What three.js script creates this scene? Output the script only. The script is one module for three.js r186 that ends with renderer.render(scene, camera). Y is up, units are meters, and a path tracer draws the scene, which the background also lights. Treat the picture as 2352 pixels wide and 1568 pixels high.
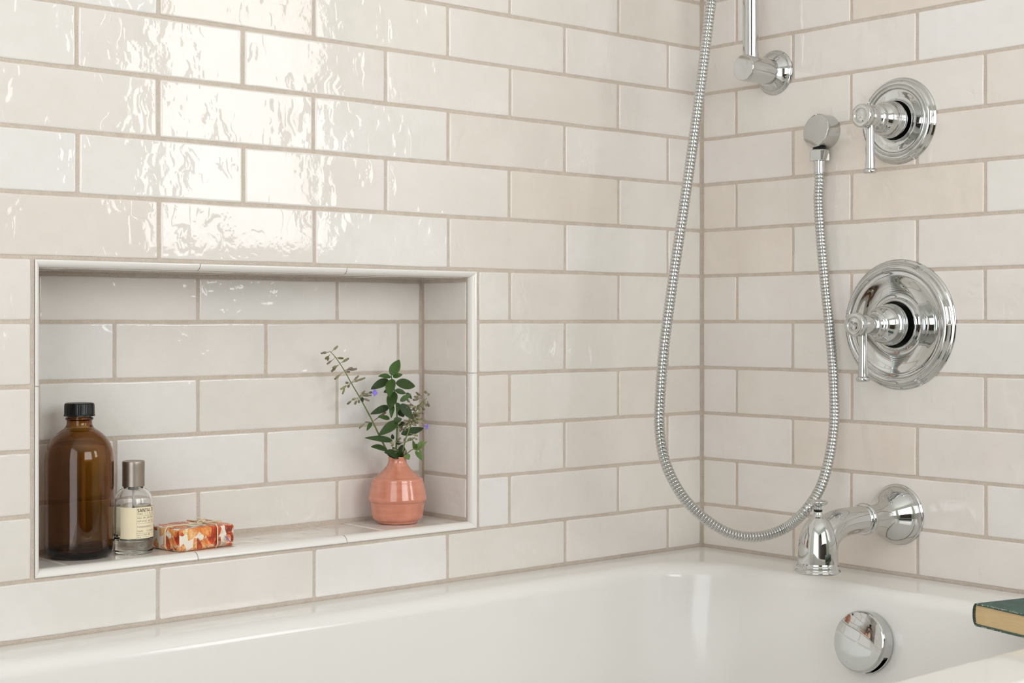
import * as THREE from 'three';
import { RoundedBoxGeometry } from 'three/addons/geometries/RoundedBoxGeometry.js';
import { mergeGeometries, mergeVertices, toCreasedNormals } from 'three/addons/utils/BufferGeometryUtils.js';
import { RectAreaLightUniformsLib } from 'three/addons/lights/RectAreaLightUniformsLib.js';
import { FontLoader } from 'three/addons/loaders/FontLoader.js';
import { TextGeometry } from 'three/addons/geometries/TextGeometry.js';
import { Brush, Evaluator, SUBTRACTION } from 'three-bvh-csg';

// ---------------------------------------------------------------- camera, sky, lights, exposure
const scene = new THREE.Scene();
const renderer = new THREE.WebGLRenderer({ antialias: true });
renderer.toneMapping = THREE.LinearToneMapping;
renderer.toneMappingExposure = 0.93;
renderer.shadowMap.enabled = true;
RectAreaLightUniformsLib.init();

const EYE = 0.84, FOCAL = 3507, HX = 1176, HY = 739;      // photo pixels of 2352 x 1568
const FWD = new THREE.Vector3(0.65516521, 0, -0.75548563), RGT = new THREE.Vector3(0.75548563, 0, 0.65516521);
const CAM = new THREE.Vector3(-1.71275, EYE, 1.54114);
const camera = new THREE.PerspectiveCamera(25.2029, 1.5, 0.05, 60);
camera.position.copy(CAM);
camera.lookAt(CAM.clone().add(FWD));
camera.setViewOffset(2352, 1568, 0, 45, 2352, 1568);

// room: tiled tub corner at the origin; back wall z = 0, plumbing wall x = 0
const ROOM = { x0: -2.45, x1: 1.35, z1: 2.6, top: 2.45 };
const WIN1 = { x0: 0.48, x1: 1.06, y0: 1.06, y1: 2.1 };    // window in the wall opposite the niche
const WIN2 = { z0: 0.85, z1: 2.25, y0: 0.06, y1: 2.12 };   // tall glazed door in the end wall
const WIN3 = { x0: -1.32, x1: -0.16, y0: 0.87, y1: 1.95 };    // added unseen window in the same wall, for frontal fill light
const SKY = new THREE.Color(0.95, 0.99, 1.05);
scene.background = SKY.clone().multiplyScalar(1.6);
function daylight(name, w, h, pos, target, color, intensity) {
  const l = new THREE.RectAreaLight(color, intensity, w, h);
  l.name = name; l.position.copy(pos); l.lookAt(target); scene.add(l);
}
daylight('window_daylight', WIN1.x1 - WIN1.x0, WIN1.y1 - WIN1.y0,
  new THREE.Vector3((WIN1.x0 + WIN1.x1) / 2, (WIN1.y0 + WIN1.y1) / 2, ROOM.z1 - 0.005),
  new THREE.Vector3((WIN1.x0 + WIN1.x1) / 2, (WIN1.y0 + WIN1.y1) / 2, 0), new THREE.Color(1.0, 0.99, 0.98), 5.0);
daylight('glazed_door_daylight', WIN2.z1 - WIN2.z0, WIN2.y1 - WIN2.y0,
  new THREE.Vector3(ROOM.x0 + 0.005, (WIN2.y0 + WIN2.y1) / 2, (WIN2.z0 + WIN2.z1) / 2),
  new THREE.Vector3(0, (WIN2.y0 + WIN2.y1) / 2, (WIN2.z0 + WIN2.z1) / 2), new THREE.Color(0.97, 0.985, 1.0), 1.55);

daylight('added_window_fill', WIN3.x1 - WIN3.x0, WIN3.y1 - WIN3.y0,
  new THREE.Vector3((WIN3.x0 + WIN3.x1) / 2, (WIN3.y0 + WIN3.y1) / 2, ROOM.z1 - 0.005),
  new THREE.Vector3((WIN3.x0 + WIN3.x1) / 2, (WIN3.y0 + WIN3.y1) / 2, 0), new THREE.Color(0.99, 0.99, 0.985), 4.2);  // added fill that brightens the niche and the middle of the back wall

// ---------------------------------------------------------------- helpers
let seedState = 12345;
const rnd = () => { seedState |= 0; seedState = seedState + 0x6D2B79F5 | 0; let t = Math.imul(seedState ^ seedState >>> 15, 1 | seedState); t = t + Math.imul(t ^ t >>> 7, 61 | t) ^ t; return ((t ^ t >>> 14) >>> 0) / 4294967296; };
const rr = (a, b) => a + (b - a) * rnd();
const V = (x, y, z) => new THREE.Vector3(x, y, z);
const mm = 0.001;
const ray = (px, py) => FWD.clone().addScaledVector(RGT, (px - HX) / FOCAL).add(V(0, (HY - py) / FOCAL, 0));
const onZ = (px, py, z) => { const d = ray(px, py); return CAM.clone().addScaledVector(d, (z - CAM.z) / d.z); };

const used = new Map();
function numbered(name) { const n = used.get(name) || 0; used.set(name, n + 1); return n ? `${name}_${String(n).padStart(3, '0')}` : name; }
function shade(o) { o.castShadow = true; o.receiveShadow = true; return o; }
function part(name, geo, m, parent, label) {
  const o = shade(new THREE.Mesh(geo, m)); o.name = name; parent.add(o); if (label) o.userData.label = label; return o;
}
function thing(name, label, category, [x, y, z] = [0, 0, 0], turn = 0, group) {
  const o = new THREE.Group(); o.name = numbered(name); o.position.set(x, y, z); o.rotation.y = turn;
  o.userData = { label, category }; if (group) o.userData.group = group; scene.add(o); return o;
}
function structure(name, geo, m, label) {
  const o = geo ? shade(new THREE.Mesh(geo, m)) : new THREE.Group(); o.name = name; o.userData = { kind: 'structure', label, category: name.split('_')[0] }; scene.add(o); return o;
}
function box(x0, x1, y0, y1, z0, z1) { const g = new THREE.BoxGeometry(x1 - x0, y1 - y0, z1 - z0); g.translate((x0 + x1) / 2, (y0 + y1) / 2, (z0 + z1) / 2); return g; }
// smooth lathe from [r, h] pairs in millimetres; runs of equal points make a crease
function lathe(pts, seg = 64, subdiv = 1) {
  const g = new THREE.LatheGeometry(pts.map(([r, h]) => new THREE.Vector2(Math.max(r, 1e-4) * mm, h * mm)), seg);
  return g;
}
// profile smoothed by Catmull-Rom, so that turned metal has soft highlights
function smooth(pts, n = 6) {
  const c = new THREE.CatmullRomCurve3(pts.map(([r, h]) => V(r, h, 0)), false, 'centripetal');
  return c.getPoints((pts.length - 1) * n).map(p => [Math.max(p.x, 0), p.y]);
}
const outOfWall = g => g.rotateZ(Math.PI / 2);            // lathe axis +y -> -x, away from the plumbing wall
function tube(points, radius, seg = 40, radial = 10, closed = false) { return new THREE.TubeGeometry(new THREE.CatmullRomCurve3(points, closed, 'centripetal'), seg, radius, radial, closed); }

// ---------------------------------------------------------------- textures
const hash = (x, y, s) => { let h = Math.imul(x, 374761393) ^ Math.imul(y, 668265263) ^ Math.imul(s, 2147483647 ^ 0x1B873593); h = Math.imul(h ^ h >>> 13, 1274126177); return ((h ^ h >>> 16) >>> 0) / 4294967296; };
// value noise that repeats after (px, py) cells
function pnoise(x, y, px, py, s) {
  const xi = Math.floor(x), yi = Math.floor(y), fx = x - xi, fy = y - yi;
  const u = fx * fx * fx * (fx * (fx * 6 - 15) + 10), v = fy * fy * fy * (fy * (fy * 6 - 15) + 10);
  const a = (i, j) => hash(((xi + i) % px + px) % px, ((yi + j) % py + py) % py, s);
  return (a(0, 0) * (1 - u) + a(1, 0) * u) * (1 - v) + (a(0, 1) * (1 - u) + a(1, 1) * u) * v;
}
function dataTex(n, fn, srgb) {
  const d = new Uint8Array(n * n * 4);
  for (let j = 0; j < n; j++) for (let i = 0; i < n; i++) { const c = fn(i / n, j / n), k = (j * n + i) * 4; for (let q = 0; q < 3; q++) d[k + q] = Math.max(0, Math.min(255, Math.round((Array.isArray(c) ? c[q] : c) * 255))); d[k + 3] = 255; }
  const t = new THREE.DataTexture(d, n, n); t.wrapS = t.wrapT = THREE.RepeatWrapping; t.magFilter = THREE.LinearFilter; t.minFilter = THREE.LinearMipmapLinearFilter; t.generateMipmaps = true;
  if (srgb) t.colorSpace = THREE.SRGBColorSpace; t.needsUpdate = true; return t;
}
function floatTex(n, fn) {
  const d = new Float32Array(n * n * 4);
  for (let j = 0; j < n; j++) for (let i = 0; i < n; i++) { const c = fn(i / n, j / n), k = (j * n + i) * 4; d[k] = d[k + 1] = d[k + 2] = c; d[k + 3] = 1; }
  const t = new THREE.DataTexture(d, n, n, THREE.RGBAFormat, THREE.FloatType); t.wrapS = t.wrapT = THREE.RepeatWrapping; t.magFilter = THREE.LinearFilter; t.needsUpdate = true; return t;
}
const GLAZE = 0.4;   // metres covered by the glaze texture
const glazeBump = floatTex(1024, (u, v) => {
  const sm = (x, a, b) => { const t = Math.max(0, Math.min(1, (x - a) / (b - a))); return t * t * (3 - 2 * t); };
  const wx = (pnoise(u * 30, v * 26, 30, 26, 7) - 0.5) * 0.03, wy = (pnoise(u * 26, v * 30, 26, 30, 8) - 0.5) * 0.03;
  const a = pnoise(u * 9, v * 8, 9, 8, 1), b = pnoise((u + wx) * 30, (v + wy) * 17, 30, 17, 2), c = pnoise((u + wx) * 70, (v + wy) * 46, 70, 46, 3), d = pnoise(u * 180, v * 150, 180, 150, 4);
  const patch = sm(pnoise(u * 15, v * 11, 15, 11, 5), 0.46, 0.72);           // where the glaze ran and pooled
  const vein = Math.pow(1 - Math.abs(2 * pnoise((u + wx) * 36, (v + wy) * 15, 36, 15, 6) - 1), 5); // runs down the face
  return 0.5 + (a - 0.5) * 0.42 + (b - 0.5) * (0.05 + 0.5 * patch) + (c - 0.5) * (0.035 + 0.2 * patch) + (d - 0.5) * (0.012 + 0.03 * patch) - vein * 0.07 * sm(pnoise(u * 20, v * 16, 20, 16, 9), 0.45, 0.6);
});
const glazeTint = dataTex(512, (u, v) => {
  const a = pnoise(u * 7, v * 9, 7, 9, 11), b = pnoise(u * 30, v * 34, 30, 34, 12), c = pnoise(u * 140, v * 140, 140, 140, 13);
  const t = a * 0.6 + b * 0.3 + c * 0.1; return [0.968 + 0.032 * t, 0.966 + 0.034 * t, 0.96 + 0.04 * t];
}, true);
const groutBump = dataTex(512, (u, v) => 0.55 * pnoise(u * 200, v * 200, 200, 200, 21) + 0.3 * pnoise(u * 90, v * 90, 90, 90, 22) + 0.15 * pnoise(u * 20, v * 20, 20, 20, 23));
const groutTint = dataTex(512, (u, v) => { const t = 0.6 * pnoise(u * 220, v * 220, 220, 220, 24) + 0.4 * pnoise(u * 24, v * 24, 24, 24, 25); return [0.9 + 0.1 * t, 0.895 + 0.105 * t, 0.89 + 0.11 * t]; }, true);

// ---------------------------------------------------------------- materials
const std = o => new THREE.MeshStandardMaterial(o), phys = o => new THREE.MeshPhysicalMaterial(o);
const tileMats = ['#f0edea', '#eeeae5', '#ece6e0', '#eae2da', '#ede7e1', '#ebe6df', '#e9dfd4'].map(c => phys({ color: c, map: glazeTint, roughness: 0.035, bumpMap: glazeBump, bumpScale: 1.0 * mm, ior: 1.52 }));
const trimMat = phys({ color: '#f0ede8', roughness: 0.08, ior: 1.52 });
const groutMat = std({ color: '#d8cbbd', map: groutTint, roughness: 0.95, bumpMap: groutBump, bumpScale: 0.5 * mm });
const plaster = std({ color: '#f3f1ed', roughness: 0.9 });
const ceilingPaint = std({ color: '#f2f0ec', roughness: 0.95 });
const sage = std({ color: '#d3d9cd', roughness: 0.9 });
const floorMat = std({ color: '#dedad3', roughness: 0.5 });
const walnut = std({ color: '#3a2a20', roughness: 0.5 });
const whitePaint = std({ color: '#f1efea', roughness: 0.5 });
const pane = phys({ color: '#ffffff', transmission: 1, thickness: 0, roughness: 0.0, ior: 1.5 });
const enamel = phys({ color: '#f0eeea', roughness: 0.11, ior: 1.5 });
const chrome = std({ color: new THREE.Color(0.60, 0.61, 0.605), metalness: 1, roughness: 0.03 });
const satinChrome = std({ color: new THREE.Color(0.55, 0.56, 0.555), metalness: 1, roughness: 0.16 });
const blackRubberAndGap = std({ color: '#121212', roughness: 0.5 });  // rubber rings, and the black put in for shade in the valve gaps

// ---------------------------------------------------------------- tiles
// one glazed tile, centred, facing +z, face at z = 0; wavering outline, rounded arrises, skirt into the grout
const EDGE = [[0, -6], [0, -1.7], [0.25, -0.85], [0.7, -0.35], [1.4, -0.09], [2.6, 0]];
function tileGeo(w, h) {
  const nx = Math.max(2, Math.round(w / 0.018)), ny = Math.max(2, Math.round(h / 0.018));
  const line = (L, n) => { const e = 2.6 * mm, out = []; for (const [d, z] of EDGE) out.push([d * mm, z * mm]); for (let i = 1; i < n; i++) out.push([e + (L - 2 * e) * i / n, 0]); for (const [d, z] of EDGE.slice().reverse()) out.push([L - d * mm, z * mm]); return out; };
  const X = line(w, nx), Y = line(h, ny), pos = [], uv = [], idx = [];
  const ph = [0, 1, 2, 3].map(() => [rr(0, 6.28), rr(0, 6.28), rr(0.1, 0.45), rr(0.08, 0.25)]);
  const wob = (k, t) => (Math.sin(t * 42 + ph[k][0]) * ph[k][2] + Math.sin(t * 130 + ph[k][1]) * ph[k][3]) * mm * 0.7;
  const uo = rnd(), vo = rnd(), warp = [rr(-0.16, 0.16), rr(-0.16, 0.16), rr(-0.2, 0.2), rr(-0.1, 0.25)];
  for (let j = 0; j < Y.length; j++) for (let i = 0; i < X.length; i++) {
    let x = X[i][0] - w / 2, y = Y[j][0] - h / 2; const a = X[i][0] / w, b = Y[j][0] / h;
    x += wob(0, y) * (1 - a) + wob(1, y) * a; y += wob(2, x) * (1 - b) + wob(3, x) * b;
    // soften the four corners
    const cx = Math.max(0, Math.abs(x) - (w / 2 - 3 * mm)), cy = Math.max(0, Math.abs(y) - (h / 2 - 3 * mm)), l = Math.hypot(cx, cy);
    if (cx > 0 && cy > 0 && l > 3 * mm) { const s = 3 * mm / l; x = Math.sign(x) * (w / 2 - 3 * mm + cx * s); y = Math.sign(y) * (h / 2 - 3 * mm + cy * s); }
    const P = 2 * a - 1, Q = 2 * b - 1;
    const z = Math.min(X[i][1], Y[j][1]) + Math.max(-0.9 * mm, (X[i][1] > -1.5 * mm && Y[j][1] > -1.5 * mm ? (X[i][1] + Y[j][1] - Math.min(X[i][1], Y[j][1])) : 0))
      + (X[i][1] > -2 * mm && Y[j][1] > -2 * mm ? (warp[0] * P * P + warp[1] * P * Q + warp[2] * P - warp[3] * Q * Q) * mm * 0.55 : 0);
    pos.push(x, y, z); uv.push(x / GLAZE + uo, y / GLAZE + vo);
  }
  const n = X.length;
  for (let j = 0; j < Y.length - 1; j++) for (let i = 0; i < n - 1; i++) { const a = j * n + i; idx.push(a, a + 1, a + n + 1, a, a + n + 1, a + n); }
  const g = new THREE.BufferGeometry(); g.setAttribute('position', new THREE.Float32BufferAttribute(pos, 3)); g.setAttribute('uv', new THREE.Float32BufferAttribute(uv, 2)); g.setIndex(idx); g.computeVertexNormals(); return g;
}
const ROW = 0.068, GAP = 0.004;
const lineY = k => EYE - k * ROW;
function putTile(parent, w, h, x, y, z, turnY, turnX, beige) {
  if (w < 0.006 || h < 0.006) return;
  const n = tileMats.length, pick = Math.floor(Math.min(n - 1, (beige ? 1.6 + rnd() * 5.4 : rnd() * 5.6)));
  const t = part('tile', tileGeo(w, h), tileMats[pick], parent);
  t.position.set(x, y, z); t.rotation.order = 'YXZ'; t.rotation.set((turnX || 0) + rr(-1, 1) * 0.0022, (turnY || 0) + rr(-1, 1) * 0.0022, rr(-1, 1) * 0.0015);
  return t;
}
// spans of tiles along a wall: from a to b with joints at the given places
function spans(a, b, joints) { const s = [a, ...joints.filter(j => j > a + 0.008 && j < b - 0.008), b], out = []; for (let i = 0; i < s.length - 1; i++) out.push([s[i] + (i ? GAP / 2 : 0), s[i + 1] - (i < s.length - 2 ? GAP / 2 : 0)]); return out; }
function worldUV(g, s = 0.2) { const p = g.attributes.position, nn = g.attributes.normal, uv = []; for (let i = 0; i < p.count; i++) { const ax = Math.abs(nn.getX(i)), ay = Math.abs(nn.getY(i)), az = Math.abs(nn.getZ(i)); if (ax > ay && ax > az) uv.push(p.getZ(i) / s, p.getY(i) / s); else if (ay > az) uv.push(p.getX(i) / s, p.getZ(i) / s); else uv.push(p.getX(i) / s, p.getY(i) / s); } g.setAttribute('uv', new THREE.Float32BufferAttribute(uv, 2)); return g; }

// ---------------------------------------------------------------- back wall with its niche
const RIM = 0.504;                                          // top of the tub deck
const TILE_END = -1.548, WALLTOP = ROOM.top;
const NX0 = -1.0411, NX1 = -0.4359, NY0 = lineY(4), NY1 = lineY(-1), ND = 0.1065;   // niche: outer edge of trim, depth
const TRIM = { top: 0.0080, bottom: 0.0088, left: 0.0066, right: 0.0080 };
const IN = { x0: NX0 + TRIM.left + 0.0022, x1: NX1 - TRIM.right - 0.0022, y0: NY0 + 0.0105, y1: NY1 - TRIM.top - 0.0032 };           // finished faces inside the niche
const face = -0.0012;
let wallBack;
{
  const s = new THREE.Shape([[TILE_END, 0], [0.02, 0], [0.02, WALLTOP], [TILE_END, WALLTOP]].map(p => new THREE.Vector2(...p)));
  const H = { x0: NX0 + 0.002, x1: NX1 - 0.002, y0: NY0 + 0.003, y1: NY1 - 0.003 }, q = 0.0009, zf = -0.0093;
  s.holes.push(new THREE.Path([[H.x0, H.y0], [H.x1, H.y0], [H.x1, H.y1], [H.x0, H.y1]].map(p => new THREE.Vector2(...p))));
  const g = new THREE.ExtrudeGeometry(s, { depth: 0.15, bevelEnabled: false }); g.translate(0, 0, face - 0.15);
  wallBack = structure('wall_back', worldUV(g), groutMat, 'glossy off-white tiled wall with a recessed niche beside the tub');
  part('niche_backing', worldUV(box(NX0, NX1, NY0, NY1, -0.16, -ND - q)), groutMat, wallBack);
  for (const b of [box(H.x0, IN.x0 - q, H.y0, H.y1, -ND - 0.01, zf), box(IN.x1 + q, H.x1, H.y0, H.y1, -ND - 0.01, zf), box(IN.x0 - q, IN.x1 + q, H.y0, IN.y0 - q, -ND - 0.01, zf), box(IN.x0 - q, IN.x1 + q, IN.y1 + q, H.y1, -ND - 0.01, zf)]) part('niche_lining', worldUV(b), groutMat, wallBack);
  const A = [], B = []; for (let m = 0; m < 9; m++) { A.push(-(0.0735 + 0.2057 * m)); B.push(-(0.1755 + 0.2043 * m)); }
  for (let k = -24; k <= 4; k++) {
    const y0 = k === 4 ? RIM + 0.0042 : lineY(k + 1) + GAP / 2, y1 = Math.min(lineY(k) - GAP / 2, WALLTOP - 0.003);
    if (y1 - y0 < 0.01) continue;
    const J = (Math.abs(k) % 2 === 0 ? A : B).slice().reverse();
    const runs = k >= -1 && k <= 3 ? [[TILE_END + 0.002, NX0 - 0.0034], [NX1 + 0.0034, -0.003]] : [[TILE_END + 0.002, -0.003]];
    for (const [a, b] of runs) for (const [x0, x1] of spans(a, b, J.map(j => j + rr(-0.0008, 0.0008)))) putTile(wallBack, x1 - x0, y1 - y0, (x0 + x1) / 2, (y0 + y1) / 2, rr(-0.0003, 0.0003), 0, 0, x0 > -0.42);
  }
  // niche interior
  for (let k = -1; k <= 3; k++) {
    const y0 = k === 3 ? IN.y0 + 0.004 : lineY(k + 1) + GAP / 2, y1 = k === -1 ? IN.y1 - 0.004 : lineY(k) - GAP / 2;
    const J = Math.abs(k) % 2 ? [-0.9905, -0.7872, -0.5839] : [-0.8967, -0.6916, -0.4854];
    for (const [x0, x1] of spans(IN.x0 + 0.002, IN.x1 - 0.0035, J)) putTile(wallBack, x1 - x0, y1 - y0, (x0 + x1) / 2, (y0 + y1) / 2, -ND, 0, 0, false);
    const d0 = -ND + 0.0035, d1 = -0.0125;
    putTile(wallBack, d1 - d0, y1 - y0, IN.x1, (y0 + y1) / 2, (d0 + d1) / 2, -Math.PI / 2, 0, true);
    putTile(wallBack, d1 - d0, y1 - y0, IN.x0, (y0 + y1) / 2, (d0 + d1) / 2, Math.PI / 2, 0, false);
  }
  const shelfJ = [-1.0, -0.792, -0.58];
  for (const [x0, x1] of spans(IN.x0 + 0.003, IN.x1 - 0.003, shelfJ)) {
    const d0 = -ND + 0.003, d1 = -0.0115;
    for (const [y, rx] of [[IN.y0, -Math.PI / 2], [IN.y1, Math.PI / 2]]) putTile(wallBack, x1 - x0, d1 - d0, (x0 + x1) / 2, y, (d0 + d1) / 2, 0, rx, false);
  }
}
// quarter-round trim round the niche, in mitred pieces
function trimPiece(parent, side, a, b, mitreA, mitreB, filler) {
  const TR = TRIM[side], prof = [[0, -0.005], [0, 0.0003]]; for (let i = 1; i <= 12; i++) { const t = i / 12 * Math.PI / 2; prof.push([TR * Math.sin(t), 0.0010 - (TR + 0.0010) * (1 - Math.cos(t))]); } prof.push([TR, -TR - 0.0016]);
  const place = { top: (s, o, z) => [s, NY1 - 0.002 - o, z], bottom: (s, o, z) => [s, NY0 + 0.002 + o, z], left: (s, o, z) => [NX0 + 0.001 + o, s, z], right: (s, o, z) => [NX1 - 0.001 - o, s, z] }[side];
  const pos = [], idx = [], N = 14, M = prof.length;
  for (let i = 0; i <= N; i++) for (const [o, z] of prof) {
    const k0 = side === 'top' || side === 'bottom' ? TRIM.left / TR : TRIM.bottom / TR, k1 = side === 'top' || side === 'bottom' ? TRIM.right / TR : TRIM.top / TR, lo = a + (mitreA ? o * k0 : 0.0005), hi = b - (mitreB ? o * k1 : 0.0005), e = (i === 0 || i === N ? 0.0004 : 0) ;
    const s = i === 0 ? lo : i === N ? hi : i === 1 ? lo + 0.0008 : i === N - 1 ? hi - 0.0008 : lo + (hi - lo) * (i - 1) / (N - 2);
    pos.push(...(filler ? place(s, o * 0.92, -TR + (z + TR) * 0.92) : place(s, o, z - e)));
  }
  const flip = side === 'top' || side === 'left';
  for (let i = 0; i < N; i++) for (let j = 0; j < M - 1; j++) { const p = i * M + j; flip ? idx.push(p, p + M, p + 1, p + 1, p + M, p + M + 1) : idx.push(p, p + 1, p + M, p + 1, p + M + 1, p + M); }
  if (side === 'left' || side === 'right') for (let i = 0; i < idx.length; i += 3) [idx[i + 1], idx[i + 2]] = [idx[i + 2], idx[i + 1]];
  const g = new THREE.BufferGeometry(); g.setAttribute('position', new THREE.Float32BufferAttribute(pos, 3)); g.setIndex(idx); g.computeVertexNormals(); if (filler) worldUV(g);
  part(filler ? 'joint_filler' : 'trim_piece', g, filler ? groutMat : trimMat, parent);
}
{
  const xl = NX0 + 0.001, xr = NX1 - 0.001, yb = NY0 + 0.002, yt = NY1 - 0.002;
  const sets = [['trim_1', 'top', [xl, -0.8446, -0.6431, xr], 'white glazed quarter-round trim along the top of the niche'], ['trim_2', 'bottom', [xl, -0.8474, -0.6431, xr], 'white glazed quarter-round trim along the niche shelf edge'],
    ['trim_3', 'left', [yb, 0.772, yt], 'white glazed upright trim beside the amber bottle'], ['trim_4', 'right', [yb, 0.773, yt], 'white glazed upright trim beside the coral vase']];
  for (const [name, side, cuts, label] of sets) { const t = structure(name, null, null, label); for (let i = 0; i < cuts.length - 1; i++) trimPiece(t, side, cuts[i], cuts[i + 1], i === 0, i === cuts.length - 2); trimPiece(t, side, cuts[0], cuts.at(-1), true, true, true); }
}

// ---------------------------------------------------------------- plumbing wall
const WING = 0.88;
{
  const w = structure('wall_right', worldUV(box(0.0012, 0.13, 0, WALLTOP, -0.15, WING)), groutMat, 'off-white tiled wall carrying the chrome shower fittings');
  const O = [0.0672, 0.2718, 0.4766, 0.6814, 0.8862], E2 = [0.1716, 0.3765, 0.5813, 0.7861];
  for (let k = -24; k <= 4; k++) {
    const y0 = k === 4 ? RIM + 0.0042 : lineY(k + 1) + GAP / 2, y1 = Math.min(lineY(k) - GAP / 2, WALLTOP - 0.003);
    if (y1 - y0 < 0.01) continue;
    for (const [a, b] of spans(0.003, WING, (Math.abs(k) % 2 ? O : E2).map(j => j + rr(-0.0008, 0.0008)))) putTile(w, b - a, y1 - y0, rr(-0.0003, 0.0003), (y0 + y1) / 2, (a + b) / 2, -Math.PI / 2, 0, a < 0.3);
  }
  part('end_trim', box(-0.001, 0.132, 0, WALLTOP, WING, WING + 0.012), whitePaint, w);
}

// ---------------------------------------------------------------- rest of the room
{
  const { x0, x1, z1, top } = ROOM, t = 0.12;
  structure('floor', box(x0 - t, x1 + t, -0.1, 0, -0.15, z1 + t), floorMat, 'pale stone bathroom floor');
  structure('ceiling', box(x0 - t, x1 + t, top, top + 0.1, -0.15, z1 + t), ceilingPaint, 'white bathroom ceiling');
  const wb2 = structure('wall_back_painted', mergeGeometries([box(x0 - t, TILE_END, 0, top, -0.15, -0.002), box(0.13, x1 + t, 0, top, -0.15, -0.002)]), plaster, 'white painted wall past the end of the tub');
  // left wall with the tall glazed door opening
  structure('wall_left', mergeGeometries([box(x0 - t, x0, 0, top, -0.15, WIN2.z0), box(x0 - t, x0, 0, top, WIN2.z1, z1 + t), box(x0 - t, x0, WIN2.y1, top, WIN2.z0, WIN2.z1), box(x0 - t, x0, 0, WIN2.y0, WIN2.z0, WIN2.z1)]), plaster, 'white wall with a tall glazed opening');
  structure('wall_front', mergeGeometries([box(x0 - t, WIN3.x0, 0, top, z1, z1 + t), box(WIN3.x1, WIN1.x0, 0, top, z1, z1 + t), box(WIN1.x1, x1 + t, 0, top, z1, z1 + t), ...[WIN1, WIN3].flatMap(w => [box(w.x0, w.x1, 0, w.y0, z1, z1 + t), box(w.x0, w.x1, w.y1, top, z1, z1 + t)])]), sage, 'pale sage wall opposite the niche');
  structure('wall_side', box(x1, x1 + t, 0, top, -0.15, z1 + t), sage, 'pale sage wall beyond the shower wall');
  const f1 = 0.04, yo = z1 + 0.05, yi = z1 + 0.1;
  for (const [name, w, label] of [['window_1', WIN1, 'narrow white framed window opposite the niche'], ['window_added_3', WIN3, 'added wide white framed window in the sage wall for fill light']]) {
    const o = structure(name, null, null, label);
    part('window_frame', mergeGeometries([box(w.x0, w.x0 + f1, w.y0, w.y1, yo, yi), box(w.x1 - f1, w.x1, w.y0, w.y1, yo, yi), box(w.x0, w.x1, w.y0, w.y0 + f1, yo, yi), box(w.x0, w.x1, w.y1 - f1, w.y1, yo, yi)]), whitePaint, o);
    part('pane', box(w.x0 + f1, w.x1 - f1, w.y0 + f1, w.y1 - f1, yo + 0.02, yo + 0.022), pane, o);
  }
  const w2 = structure('window_2', null, null, 'tall white framed glazed door');
  const xo = x0 - 0.1, xi = x0 - 0.05;
  part('window_frame', mergeGeometries([box(xo, xi, WIN2.y0, WIN2.y1, WIN2.z0, WIN2.z0 + f1), box(xo, xi, WIN2.y0, WIN2.y1, WIN2.z1 - f1, WIN2.z1), box(xo, xi, WIN2.y0, WIN2.y0 + f1, WIN2.z0, WIN2.z1), box(xo, xi, WIN2.y1 - f1, WIN2.y1, WIN2.z0, WIN2.z1)]), whitePaint, w2);
  part('pane', box(xo + 0.02, xo + 0.022, WIN2.y0 + f1, WIN2.y1 - f1, WIN2.z0 + f1, WIN2.z1 - f1), pane, w2);
  const d1 = structure('door_1', box(-2.3, -1.42, 0, 2.03, z1 - 0.035, z1 - 0.001), walnut, 'dark wooden door opposite the tub');
  part('door_handle', lathe([[0, 0], [9, 0], [9, 30], [26, 34], [28, 44], [22, 56], [0, 60]], 24).rotateX(-Math.PI / 2).translate(-1.55, 1.0, z1 - 0.036), satinChrome, d1);
}

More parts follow.
